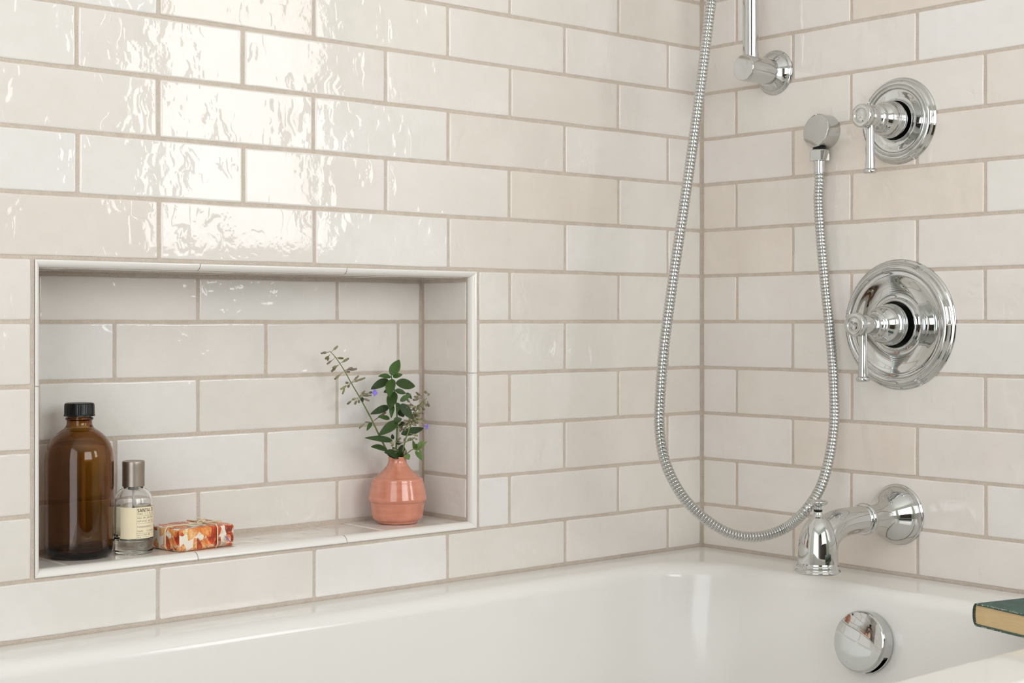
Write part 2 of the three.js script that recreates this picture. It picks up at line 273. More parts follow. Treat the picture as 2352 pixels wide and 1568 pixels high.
// ---------------------------------------------------------------- bathtub
{
  const tub = thing('bathtub', 'white enamelled bathtub set into the tiled corner', 'bathtub', [-0.76, 0, 0.4]);
  const ox = 0.76, oz = -0.4;                       // offset of world coordinates into the tub's own
  const NC = 14, NS = 10;                           // points per corner and per side
  function loop(x0, x1, z0, z1, rc, y) {
    const out = [], cs = [[x1 - rc, z1 - rc, 0], [x0 + rc, z1 - rc, 1], [x0 + rc, z0 + rc, 2], [x1 - rc, z0 + rc, 3]];
    for (let c = 0; c < 4; c++) {
      const [cx, cz, q] = cs[c], [nx, nz] = cs[(c + 1) % 4];
      for (let i = 0; i <= NC; i++) { const a = (q + i / NC) * Math.PI / 2; out.push([cx + rc * Math.cos(a), y, cz + rc * Math.sin(a)]); }
      const a = (q + 1) * Math.PI / 2, ex = cx + rc * Math.cos(a), ez = cz + rc * Math.sin(a), sx = nx + rc * Math.cos(a), sz = nz + rc * Math.sin(a);
      for (let i = 1; i < NS; i++) out.push([ex + (sx - ex) * i / NS, y, ez + (sz - ez) * i / NS]);
    }
    return out;
  }
  const X0 = -1.52, X1 = -0.0005, Z0 = 0.0005, Z1 = 0.782, I = { x0: -1.40, x1: -0.088, z0: 0.054, z1: 0.702, r: 0.105 };
  const L = [];
  const inner = (d, y, r = I.r, dz = d) => L.push(loop(I.x0 + d * 1.0, I.x1 - d, I.z0 + dz, I.z1 - dz, Math.max(0.02, r), y));
  L.push(loop(X0 + 0.03, X1 - 0.001, Z0 + 0.001, Z1 - 0.03, 0.004, 0.0));
  L.push(loop(X0 + 0.03, X1 - 0.001, Z0 + 0.001, Z1 - 0.03, 0.004, RIM - 0.05));
  L.push(loop(X0 + 0.004, X1 - 0.001, Z0 + 0.001, Z1 - 0.004, 0.006, RIM - 0.042));
  L.push(loop(X0, X1, Z0, Z1, 0.006, RIM - 0.030));
  for (let i = 0; i <= 5; i++) { const a = i / 5 * Math.PI / 2, d = 0.012 * (1 - Math.cos(a)); L.push(loop(X0 + d, X1 - Math.min(d, 0.0005), Z0 + Math.min(d, 0.0005), Z1 - d, 0.006 + d * 0.5, RIM - 0.012 + 0.012 * Math.sin(a))); }
  for (const t of [0.3, 0.6, 0.85]) { const m = (a, b) => a + (b - a) * t; L.push(loop(m(X0 + 0.012, I.x0), m(X1, I.x1), m(Z0, I.z0), m(Z1 - 0.012, I.z1), m(0.012, I.r), RIM)); }
  const R = 0.020;
  for (let i = 0; i <= 9; i++) { const a = i / 9 * Math.PI / 2 * 0.93; inner(R * Math.sin(a), RIM - R * (1 - Math.cos(a)), I.r - R * 0.4 * Math.sin(a)); }
  for (const t of [0.15, 0.35, 0.6, 0.85]) inner(R + 0.042 * t, RIM - 0.018 - 0.28 * t, I.r - 0.006, R + 0.014 * t);
  for (let i = 0; i <= 7; i++) { const a = i / 7 * Math.PI / 2; inner(0.064 + 0.07 * (1 - Math.cos(a)), RIM - 0.31 - 0.06 * Math.sin(a), 0.10, 0.035 + 0.07 * (1 - Math.cos(a))); }
  inner(0.2, RIM - 0.374, 0.1); inner(0.3, RIM - 0.376, 0.02);
  const n = L[0].length, pos = [], idx = [];
  for (const l of L) for (const p of l) pos.push(p[0] + ox, p[1], p[2] + oz);
  for (let j = 0; j < L.length - 1; j++) for (let i = 0; i < n; i++) { const a = j * n + i, b = j * n + (i + 1) % n; idx.push(a, a + n, b, b, a + n, b + n); }
  const last = (L.length - 1) * n, cpt = pos.length / 3; pos.push(-0.744 + ox, RIM - 0.377, 0.378 + oz);
  for (let i = 0; i < n; i++) idx.push(last + i, cpt, last + (i + 1) % n);
  const g = new THREE.BufferGeometry(); g.setAttribute('position', new THREE.Float32BufferAttribute(pos, 3)); g.setIndex(idx); g.computeVertexNormals();
  part('tub_shell', g, enamel, tub);
}

// dark vanity below the added wide window, out of frame; the chrome mirrors it
{
  const v = thing('vanity_cabinet', 'dark wooden vanity cabinet with a white top under the added wide window', 'vanity', [-0.82, 0, ROOM.z1 - 0.27]);
  part('cabinet_body', box(-0.5, 0.5, 0.08, 0.80, -0.23, 0.265), walnut, v); part('plinth', box(-0.46, 0.46, 0, 0.08, -0.18, 0.265), walnut, v);
  part('countertop', new RoundedBoxGeometry(1.04, 0.03, 0.52, 3, 0.005).translate(0, 0.815, 0.005), whitePaint, v);
  for (const x of [-0.25, 0.25]) { const d = part('cabinet_door', new RoundedBoxGeometry(0.485, 0.68, 0.02, 2, 0.004).translate(x, 0.44, -0.242), walnut, v); part('handle', box(x * 0.25 - 0.006, x * 0.25 + 0.006, 0.5, 0.64, -0.28, -0.252), satinChrome, d); }
}
const font = await new FontLoader().loadAsync('fonts/droid/droid_sans_regular.typeface.json');
// raised lettering on a face that looks along -x, centred on (y, z); reads left to right with +z
function lettering(text, size, spacing, depth) {
  const parts = []; let x = 0;
  for (const ch of text) { const g = new TextGeometry(ch, { font, size, depth, curveSegments: 5, bevelEnabled: false }); g.computeBoundingBox(); const w = g.boundingBox.max.x; g.translate(x, 0, 0); parts.push(g); x += w + spacing; }
  const g = mergeGeometries(parts); g.translate(-(x - spacing) / 2, 0, 0); return g.rotateY(-Math.PI / 2);
}

// ---------------------------------------------------------------- chrome fittings on the plumbing wall
// overflow plate on the sloping end of the tub
{
  const o = thing('overflow_cover', 'round chrome overflow cover on the inside of the tub', 'overflow cover', [-0.1185, 0.4375, 0.384]);
  const body = outOfWall(lathe([[0, 0], [38.2, 0], [38.4, 1], [38.4, 1], ...smooth([[38.4, 1], [38.4, 12], [38.2, 15.5], [37.3, 17.8], [35.6, 18.9]]), ...smooth([[35.6, 18.9], [30, 19.7], [22, 20.5], [12, 21], [0, 21.2]])], 96));
  const cutter = new THREE.BoxGeometry(0.0085, 0.02, 0.048); cutter.translate(-0.0085, -0.0405, 0); cutter.rotateX(-0.55);
  const A = new Brush(mergeVertices(body)), B = new Brush(cutter); A.updateMatrixWorld(); B.updateMatrixWorld();
  const ev = new Evaluator(); ev.attributes = ['position', 'normal', 'uv']; const r = ev.evaluate(A, B, SUBTRACTION);
  part('cover', r.geometry, chrome, o); o.children[0].material = chrome;
  part('lettering', lettering('WATCO', 0.0054, 0.0009, 0.0006).translate(-0.0193, -0.0285, -0.002), satinChrome, o, 'small raised letters');
  o.rotation.z = -0.195;
}
function handle(parent, dir, hubR, len) {            // hub turned from the wall outwards, cap and lever
  const s = hubR / 26.5, L0 = len;
  const P = [[hubR * 0.6, 0.5], [hubR, 0.5], [hubR, 0.5], ...[[hubR, 13]], [hubR + 1, 14], [hubR + 1, 16.5], [hubR - 0.6, 17.5], [hubR + 0.2, 19], [hubR + 0.2, 20], [hubR - 1, 21], [hubR - 0.3, 22.5], [hubR - 0.3, 23.5]];
  const dome = smooth([[hubR - 0.8, 24.5], [hubR - 1.6, 30], [hubR - 4, 36], [hubR - 7.6, 41], [17 * Math.min(1, s + 0.06), 44.5]]);
  const neck = smooth([[15.5, 45], [16.8, 46.5], [16.8, 48.5], [14.2, 50.5], [13, 53], [12.4, 56]]).concat([[12.4, L0 - 14]]);
  part('handle_hub', outOfWall(lathe([...P, ...dome, ...neck, [4, L0 - 14]].map(([r, h]) => [r, h + 7]), 72)), chrome, parent);
  const cap = smooth([[12.2, L0 - 8], [14.6, L0 - 7.2], [15.4, L0 - 5], [15.4, L0 + 1], [14.6, L0 + 3], [12, L0 + 3.8], [9.6, L0 + 3.6], [9, L0 + 2.8], [7, L0 + 3.3], [0, L0 + 3.9]]);
  part('handle_cap', outOfWall(lathe([[0, L0 - 9], [12.2, L0 - 9], ...cap], 64)), chrome, parent);
  const lev = lathe([...smooth([[5.2, -6], [5.2, -14], [5.4, -26], [6.4, -58], [6.6, -63]]), ...smooth([[6.6, -63], [8.4, -64.5], [8.9, -66.5], [8.4, -68.6], [7, -69.4], [0, -69.8]])].map(([r, h]) => [r, -h]), 40);
  lev.rotateX(Math.PI); lev.translate(-(L0 - 17) * mm, -0.004, 0);
  part('lever', lev, chrome, parent);
}
// shower valve
{
  const v = thing('shower_valve', 'large round chrome shower valve with a downward lever', 'shower valve', [0.0012, 0.8365, 0.3495]);
  const plate = [[30, 0], [86.3, 0], [86.5, 0.4], ...smooth([[86.5, 0.6], [86.4, 2.2], [85.2, 3.6], [82.6, 5], [81.4, 6.6], [80.8, 9.6], [79, 12.6], [76, 14], [73, 13.6], [71.2, 12], [70.6, 10.6], [69, 10.4], [66, 10.6], [62, 10], [54, 8.4], [45, 7.2], [39, 6.8], [36, 7.2]]), ...smooth([[36, 7.2], [35.2, 9], [34.6, 12], [33.4, 13.4], [31.8, 13.6], [30.4, 12.6], [30, 10], [30, 3]]), [30, 0]];
  part('escutcheon', outOfWall(lathe(plate, 128)), chrome, v);
  part('gap_shade', outOfWall(lathe([[10, 1], [31, 1], [31, 3], [10, 3]], 48)), blackRubberAndGap, v);  // black disc stands in for the shade in the gap round the hub
  handle(v, 1, 26.5, 98);
  part('lettering', lettering('MOEN', 0.0037, 0.0006, 0.00012).translate(-0.0091, -0.0605, -0.003), satinChrome, v, 'small faint letters');
}
// diverter
{
  const v = thing('diverter_valve', 'small round chrome diverter valve with a short lever, above the shower valve', 'diverter valve', [0.0012, 1.1058, 0.3495]);
  const plate = [[26, 0], [57.3, 0], [57.5, 0.4], ...smooth([[57.5, 0.6], [57.2, 2.4], [55.4, 4.6], [54.6, 7], [53, 9.8], [50.4, 11.4], [48, 11.4], [46.4, 10], [45.6, 11], [44, 11.6], [42.4, 10.8], [41.6, 9.2], [39, 8.8], [34, 8], [30, 7.6], [28, 8]]), ...smooth([[28, 8], [27.4, 10], [26.8, 12], [26, 12], [26, 8], [26, 3]]), [26, 0]];
  part('escutcheon', outOfWall(lathe(plate, 112)), chrome, v);
  part('gap_shade', outOfWall(lathe([[8, 1], [27, 1], [27, 3], [8, 3]], 48)), blackRubberAndGap, v);  // added black disc darkens the gap behind this hub too
  handle(v, 1, 23.5, 83);
}
// slide bar for the hand shower
const BAR = { y: 1.1955, z: 0.1395, out: 0.0545 };
{
  const b = thing('slide_bar', 'upright chrome slide bar on a round wall mount', 'slide bar', [0.0012, BAR.y, BAR.z]);
  const flange = [[0, 0], [31.8, 0], [32, 0.5], ...smooth([[32, 0.5], [32, 2.4], [31, 3.8], [29.6, 5], [28.6, 8], [26, 12], [21.5, 16], [19.5, 17.6]]), [0, 17.6]];
  const post = [[0, 10], [18.4, 10], [18.4, 10], ...smooth([[18.4, 10], [18.4, 40], [18.4, 69.5], [17.8, 70.6], [17, 71]]), [0, 71]];
  for (const dy of [0, 0.62]) {
    const f = part('wall_flange', outOfWall(lathe(flange, 80)), chrome, b); f.position.y = dy;
    const p = part('post', outOfWall(lathe(post, 64)), chrome, b); p.position.y = dy;
  }
  const bar = lathe([[0, 0], [11, 0], [11, 0], [11, 640], [10, 641], [0, 641]], 40); bar.translate(-BAR.out, 0, 0);
  part('bar', bar, chrome, b);
  const sl = lathe([[0, 0], [17, 0], [18, 1.5], [18, 38], [17, 40], [0, 40]], 40); sl.translate(-BAR.out, 0.5, 0); part('slider', sl, chrome, b);
}
// wall outlet for the hose
const OUT = { y: 1.1026, z: 0.2307 };
{
  const o = thing('wall_outlet', 'round chrome wall elbow feeding the hose', 'wall outlet', [0.0012, OUT.y, OUT.z]);
  const g = outOfWall(lathe([[0, 0], [22.8, 0], [23.4, 0.6], ...smooth([[23.4, 0.6], [23.4, 12], [23.4, 24.5], [22.8, 26], [21.6, 26.6]]), [0, 26.8]], 72));
  { // the face is cut slightly slanting
    const p = g.attributes.position; for (let i = 0; i < p.count; i++) if (p.getX(i) < -0.014) p.setX(i, p.getX(i) + 0.16 * (p.getY(i)) - 0.10 * p.getZ(i)); g.computeVertexNormals();
  }
  part('elbow', g, chrome, o);
  const ring = lathe([[0, -22], [9, -22], [9, -27], [0, -27]].reverse(), 32); ring.translate(-0.0176, 0, 0); part('rubber_ring', ring, blackRubberAndGap, o);
  const hex = new THREE.CylinderGeometry(0.0146, 0.0146, 0.0135, 6, 1); hex.rotateY(0.25); hex.translate(-0.0176, -0.0345, 0);
  part('hex_nut', toCreasedNormals(hex, 0.5), chrome, o);
  const collar = lathe(smooth([[0, -25.5], [10.6, -25.6], [12.2, -27], [12.4, -29]], 3).concat([[0, -29]]).reverse(), 32); collar.translate(-0.0176, 0, 0); part('nut_collar', collar, chrome, o);
}
// tub spout
{
  const s = thing('tub_spout', 'curved chrome tub spout with a pull-up knob', 'tub spout', [0.0012, 0.585, 0.347]);
  const HD = 171;                                    // centre line of the outlet, mm from the wall
  const bell = [[0, 0], [40, 0], [40.4, 0.5], ...smooth([[40.4, 0.6], [40.4, 2.4], [39.6, 3.6], [38.6, 4.2], [38.8, 6.4], [38.2, 9], [36.6, 13], [33.4, 19], [29, 25.5], [24.6, 32], [21.2, 39], [19, 47], [18, 55], [17.6, 64], [17.4, 71]]), ...smooth([[17.4, 71], [19.4, 71.4], [20.6, 73.2], [20.8, 75], [20.6, 76.8], [19.4, 78.6], [17.4, 79]]), [17.3, 84], [0, 84]];
  part('wall_flange', outOfWall(lathe(bell, 96)), chrome, s);
  // arm: straight, then turned down into the outlet
  const path = new THREE.CatmullRomCurve3([V(-0.078, 0, 0), V(-0.100, 0.0, 0), V(-0.122, -0.0008, 0), V(-0.142, -0.005, 0), V(-0.158, -0.015, 0), V(-0.167, -0.030, 0), V(-0.171, -0.048, 0)], false, 'centripetal');
  const N = 48, M = 48, pos = [], idx = [], pts = path.getPoints(N);
  for (let i = 0; i <= N; i++) { const t = path.getTangent(i / N), up = V(-t.y, t.x, 0).normalize().multiplyScalar(-1), side = V(0, 0, 1), r = (17.3 + 6.9 * Math.pow(i / N, 1.7)) * mm; for (let j = 0; j < M; j++) { const a = j / M * 2 * Math.PI, p = pts[i].clone().addScaledVector(up, r * Math.cos(a)).addScaledVector(side, r * Math.sin(a)); pos.push(p.x, p.y, p.z); } }
  for (let i = 0; i < N; i++) for (let j = 0; j < M; j++) { const a = i * M + j, b = i * M + (j + 1) % M; idx.push(a, b, a + M, b, b + M, a + M); }
  const g = new THREE.BufferGeometry(); g.setAttribute('position', new THREE.Float32BufferAttribute(pos, 3)); g.setIndex(idx); g.computeVertexNormals();
  part('arm', g, chrome, s);
  const head = lathe([[0, -57], [20, -57], [20, -50], [24, -50], [24, -58], ...smooth([[24, -58.5], [27.5, -59], [28.8, -57.6], [28.8, -56], [27.4, -54.4], [26.6, -52.8], [27.2, -51.2], [27, -49.6], [25.6, -48.2], [25, -46]]), ...smooth([[25, -46], [24.9, -38], [24.2, -26], [22.6, -15], [19.6, -5], [15.6, 3], [10.6, 9], [7, 12.5], [5.6, 16]]), [5, 18.5], [0, 18.5]], 80);
  head.translate(-HD * mm, 0, 0); part('outlet', head, chrome, s);
  const oring = lathe([[0, 18], [5.4, 18], [5.4, 20.4], [0, 20.4]], 24); oring.translate(-HD * mm, 0, 0); part('rubber_ring', oring, blackRubberAndGap, s);
  const knob = lathe([[0, 20.4], [5.4, 20.4], ...smooth([[5.4, 20.4], [4.4, 22.4], [5.2, 24.4], [9.6, 26.2], [12, 28.4], [12.4, 30], [11.4, 31.2], [6, 32.2], [0, 33]])], 40); knob.translate(-HD * mm, 0, 0); part('diverter_knob', knob, chrome, s);
}
// ribbed metal hose
{
  const onX = (px, py, x) => { const d = ray(px, py); return CAM.clone().addScaledVector(d, (x - CAM.x) / d.x); };
  const left = [[1670, -330, 0.20], [1655, -170, 0.195], [1634, 0, 0.19], [1614, 160, 0.186], [1593, 320, 0.181], [1570, 480, 0.176], [1546, 640, 0.172], [1525, 800, 0.169], [1517, 900, 0.169], [1515, 985, 0.170], [1528, 1060, 0.173], [1565, 1135, 0.18], [1618, 1190, 0.189], [1678, 1225, 0.199], [1740, 1232, 0.209], [1800, 1214, 0.219]].map(([x, y, z]) => onZ(x, y, z));
  const right = [[1850, 1172, -0.090], [1884, 1120, -0.064], [1905, 1050, -0.045], [1916, 970, -0.033], [1915, 880, -0.0255], [1908, 780, -0.0205], [1896, 660, -0.0178], [1885, 540, -0.0165], [1880, 455, -0.0164]].map(([x, y, d]) => onX(x, y, d));
  const P = [...left, ...right];
  const nut = V(0.0012 - 0.0176, OUT.y, OUT.z);
  const end = [V(nut.x, OUT.y - 0.070, nut.z + 0.0004), V(nut.x, OUT.y - 0.056, nut.z)];
  const curve = new THREE.CatmullRomCurve3([V(-0.10, EYE + 0.665, 0.193), ...P.slice(0), ...end], false, 'centripetal');
  curve.arcLengthDivisions = 2000;
  const len = curve.getLength(), pitch = 0.0049, rings = Math.floor(len / pitch), prof = [[0, 5.5], [0.07, 5.5], [0.12, 6.5], [0.2, 6.95], [0.36, 7.1], [0.66, 7.1], [0.86, 6.9], [0.95, 6.4]];
  const S = []; for (let i = 0; i < rings; i++) for (const [f, r] of prof) S.push([(i + f) / rings, r]);
  const RAD = 18, pos = [], idx = []; let up = V(0, 0, 1);
  for (const [u, r] of S) { const c = curve.getPointAt(Math.min(u, 1)), t = curve.getTangentAt(Math.min(u, 1)); up.addScaledVector(t, -up.dot(t)).normalize(); const side = t.clone().cross(up); for (let j = 0; j < RAD; j++) { const a = j / RAD * 2 * Math.PI; const p = c.clone().addScaledVector(up, Math.cos(a) * r * mm).addScaledVector(side, Math.sin(a) * r * mm); pos.push(p.x, p.y, p.z); } }
  for (let i = 0; i < S.length - 1; i++) for (let j = 0; j < RAD; j++) { const a = i * RAD + j, b = i * RAD + (j + 1) % RAD; idx.push(a, b, a + RAD, b, b + RAD, a + RAD); }
  const base = V(nut.x, OUT.y - 0.05, nut.z); for (let i = 0; i < pos.length; i += 3) { pos[i] -= base.x; pos[i + 1] -= base.y; pos[i + 2] -= base.z; }
  const g = new THREE.BufferGeometry(); g.setAttribute('position', new THREE.Float32BufferAttribute(pos, 3)); g.setIndex(idx); g.computeVertexNormals();
  const o = thing('shower_hose', 'ribbed chrome shower hose hanging in a long loop from the wall elbow', 'hose', [base.x, base.y, base.z]);
  part('ribbed_tube', g, std({ color: new THREE.Color(0.60, 0.605, 0.595), metalness: 1, roughness: 0.09 }), o);
  const sleeve = lathe([[0, -8], [7.4, -8], [7.6, -7.4], [7.6, 5], [8, 8], [8, 11], [0, 11]], 32); part('sleeve', sleeve, chrome, o);
}
// hand shower hooked on the slide bar (above the frame)
{
  const o = thing('hand_shower', 'chrome hand shower resting in the slide bar holder', 'hand shower', [-0.10, EYE + 0.675, 0.193]);
  const hs = lathe([[0, -6], [8, -6], ...smooth([[8, -4], [10, 6], [12, 40], [13, 120], [14, 170]]), [0, 172]], 32); hs.rotateZ(0.35); part('grip', hs, chrome, o);
  const hd = lathe([[0, 0], [46, 0], [48, 3], [48, 10], [40, 16], [16, 26], [0, 28]], 48); hd.rotateZ(-1.25); hd.translate(-0.075, 0.176, 0); part('spray_head', hd, chrome, o);
}

// ---------------------------------------------------------------- things on the niche shelf
const SHELF = IN.y0;
// amber bottle
{
  const b = thing('amber_bottle', 'large amber glass bottle with a black ribbed screw cap', 'bottle', [-0.9615, SHELF + 0.0004, -0.0615]);
  const outer = [[0, 1.6], [24, 1.2], ...smooth([[24, 1.2], [29, 0.1], [33, 1.4], [36, 5], [37.4, 10.5], [37.6, 16]]), ...smooth([[37.6, 16], [37.6, 60], [37.6, 100], [37.5, 108], [36.4, 117], [33.2, 126], [28, 133.5], [21.6, 139.2], [17, 142.4], [14.6, 145.4], [13.8, 148.6], [13.8, 151.4]], 8), ...smooth([[13.8, 151.4], [14.9, 152.2], [15.2, 153.4], [14.8, 154.6], [13, 155]], 4), [13, 168]];
  const inner = [[10.4, 168], [10.4, 150], ...smooth([[10.4, 150], [11.4, 146], [14.5, 142], [19.4, 137.4], [25.6, 131.6], [30.6, 124.6], [33.6, 116.4], [34.8, 107], [34.9, 100], [34.9, 60], [34.9, 18]], 8), ...smooth([[34.9, 18], [34.2, 11.6], [31, 7.4], [24, 6], [0, 7.6]])];
  part('glass_body', lathe([...outer, ...inner], 96), phys({ color: '#ffffff', transmission: 1, thickness: 0.005, roughness: 0.015, ior: 1.5, attenuationColor: new THREE.Color(0.40, 0.20, 0.032), attenuationDistance: 0.0046 }), b);
  const R = [], n = 48; // ribbed cap
  const prof = [[0, 171.2], [13.6, 171.2], [15.4, 170.6], [16.2, 169.2], [16.4, 167], [16.5, 158.4], [16.9, 157.6], [17, 156.2], [14.2, 155.8], [14.2, 160]];
  const g = new THREE.LatheGeometry(prof.map(([r, h]) => new THREE.Vector2(r * mm, h * mm)), n * 4); const p = g.attributes.position;
  for (let i = 0; i < p.count; i++) { const y = p.getY(i) / mm, x = p.getX(i), z = p.getZ(i), r = Math.hypot(x, z); if (y > 158 && y < 170 && r > 0.0155) { const k = 1 - 0.018 * (0.5 + 0.5 * Math.cos(Math.atan2(z, x) * n)); p.setX(i, x * k); p.setZ(i, z * k); } }
  g.computeVertexNormals();
  part('screw_cap', toCreasedNormals(g, 0.7), phys({ color: '#050506', roughness: 0.25, specularIntensity: 0.55 }), b, 'black ribbed plastic cap');
}
// perfume bottle
{
  const b = thing('perfume_bottle', 'small clear glass perfume bottle with a cream label and grey metal cap', 'perfume bottle', [-0.9015, SHELF + 0.0004, -0.0505], -0.02);
  const outer = [[0, 0.8], [18, 0.4], ...smooth([[18, 0.4], [20.4, 0.2], [21.6, 1.6], [21.8, 4], [21.8, 30], [21.8, 54], [21.4, 59], [19.6, 65], [16.4, 69.6], [12.6, 72.4], [11, 73.6]], 7), [11, 76]];
  const inner = [[8.8, 76], [8.8, 73], ...smooth([[8.8, 73], [11.6, 71], [15.4, 67.6], [18.2, 63], [19.6, 57], [19.8, 52], [19.8, 22]], 7), ...smooth([[19.8, 22], [18.8, 17], [15, 14], [8, 12.6], [0, 12.2]])];
  const glass = phys({ color: '#ffffff', transmission: 1, thickness: 0.004, roughness: 0.01, ior: 1.5, attenuationColor: new THREE.Color(0.93, 0.95, 0.92), attenuationDistance: 0.03 });
  part('glass_body', lathe([...outer, ...inner], 72), glass, b);
  part('perfume', lathe([[0, 12.5], ...smooth([[0, 12.5], [8, 12.9], [14.9, 14.3], [18.5, 17.2], [19.5, 22]]), [19.5, 53], [19.3, 54], [0, 53.6]], 60), phys({ color: '#ffffff', transmission: 1, thickness: 0.02, roughness: 0.0, ior: 1.34, attenuationColor: new THREE.Color(0.86, 0.83, 0.66), attenuationDistance: 0.04 }), b);
  part('dip_tube', lathe([[0, 16], [1.1, 16], [1.1, 74], [0, 74]], 12), std({ color: '#e9e7df', roughness: 0.3 }), b);
  part('pump_collar', lathe([[0, 70], [6, 70], [6, 76], [0, 76]], 24), std({ color: '#c9c5bc', roughness: 0.4 }), b);
  part('cap', lathe([[0, 74.6], [12.1, 74.6], [12.5, 75], [12.5, 75], ...smooth([[12.5, 75], [12.5, 90], [12.5, 102.6], [12.2, 103.2], [11.6, 103.4]]), [11.4, 103.1], [0, 103.1]], 64), std({ color: '#a79d92', metalness: 0.9, roughness: 0.36 }), b, 'brushed grey metal cap');
  // paper label wrapped round the glass
  const W = 1024, H = 512, c = document.createElement('canvas'); c.width = W; c.height = H; const x = c.getContext('2d');
  x.fillStyle = '#f3e6c6'; x.fillRect(0, 0, W, H);
  x.fillStyle = '#2b2722'; x.strokeStyle = '#6a6152'; x.lineWidth = 3;
  const X0 = 368; x.beginPath(); x.moveTo(X0, 0); x.lineTo(X0, H); for (const y of [140, 262, 428]) { x.moveTo(X0, y); x.lineTo(W, y); } x.stroke();
  const T = (s, px, py, size, f, w) => { x.save(); x.translate(px, py); x.scale(1.27, 1); x.font = `${w || ''} ${size}px ${f}`.trim(); x.fillText(s, 0, 0); x.restore(); };
  T('SANTAL 33', X0 + 22, 76, 76, 'sans-serif', 'bold'); T('50ml 1,7 FL.OZ', X0 + 22, 122, 45, 'monospace');
  T('eau de parfum', X0 + 22, 186, 45, 'monospace'); T('natural spray', X0 + 22, 240, 45, 'monospace');
  T('Compounded in', X0 + 22, 332, 42, 'sans-serif'); T('Fresh:', X0 + 22, 404, 42, 'sans-serif'); T('12 months', X0 + 250, 404, 42, 'monospace');
  T('Made in USA', X0 + 22, 462, 24, 'monospace'); T('LE LABO', X0 + 220, 462, 27, 'monospace', 'bold'); T('50 ml  1,7 fl.oz', X0 + 22, 496, 24, 'monospace');
  const tex = new THREE.CanvasTexture(c); tex.colorSpace = THREE.SRGBColorSpace;
  // angle 0 of the label faces the camera; it runs from 45 degrees left to 100 degrees right
  const a0 = -0.70, a1 = 1.63, r = 21.95 * mm, n = 40, pos = [], uv = [], idx = [];
  const view = Math.atan2(CAM.x + 0.9015, CAM.z + 0.0505);
  for (let i = 0; i <= n; i++) for (let j = 0; j < 2; j++) { const a = view + 0.02 + a0 + (a1 - a0) * i / n; pos.push(r * Math.sin(a), (17.6 + 35 * j) * mm, r * Math.cos(a)); uv.push(i / n, j); }
  for (let i = 0; i < n; i++) { const k = i * 2; idx.push(k, k + 2, k + 1, k + 1, k + 2, k + 3); }
  const g = new THREE.BufferGeometry(); g.setAttribute('position', new THREE.Float32BufferAttribute(pos, 3)); g.setAttribute('uv', new THREE.Float32BufferAttribute(uv, 2)); g.setIndex(idx); g.computeVertexNormals();
  part('label', g, std({ map: tex, roughness: 0.8, side: THREE.DoubleSide }), b, 'cream paper label with dark print');
}
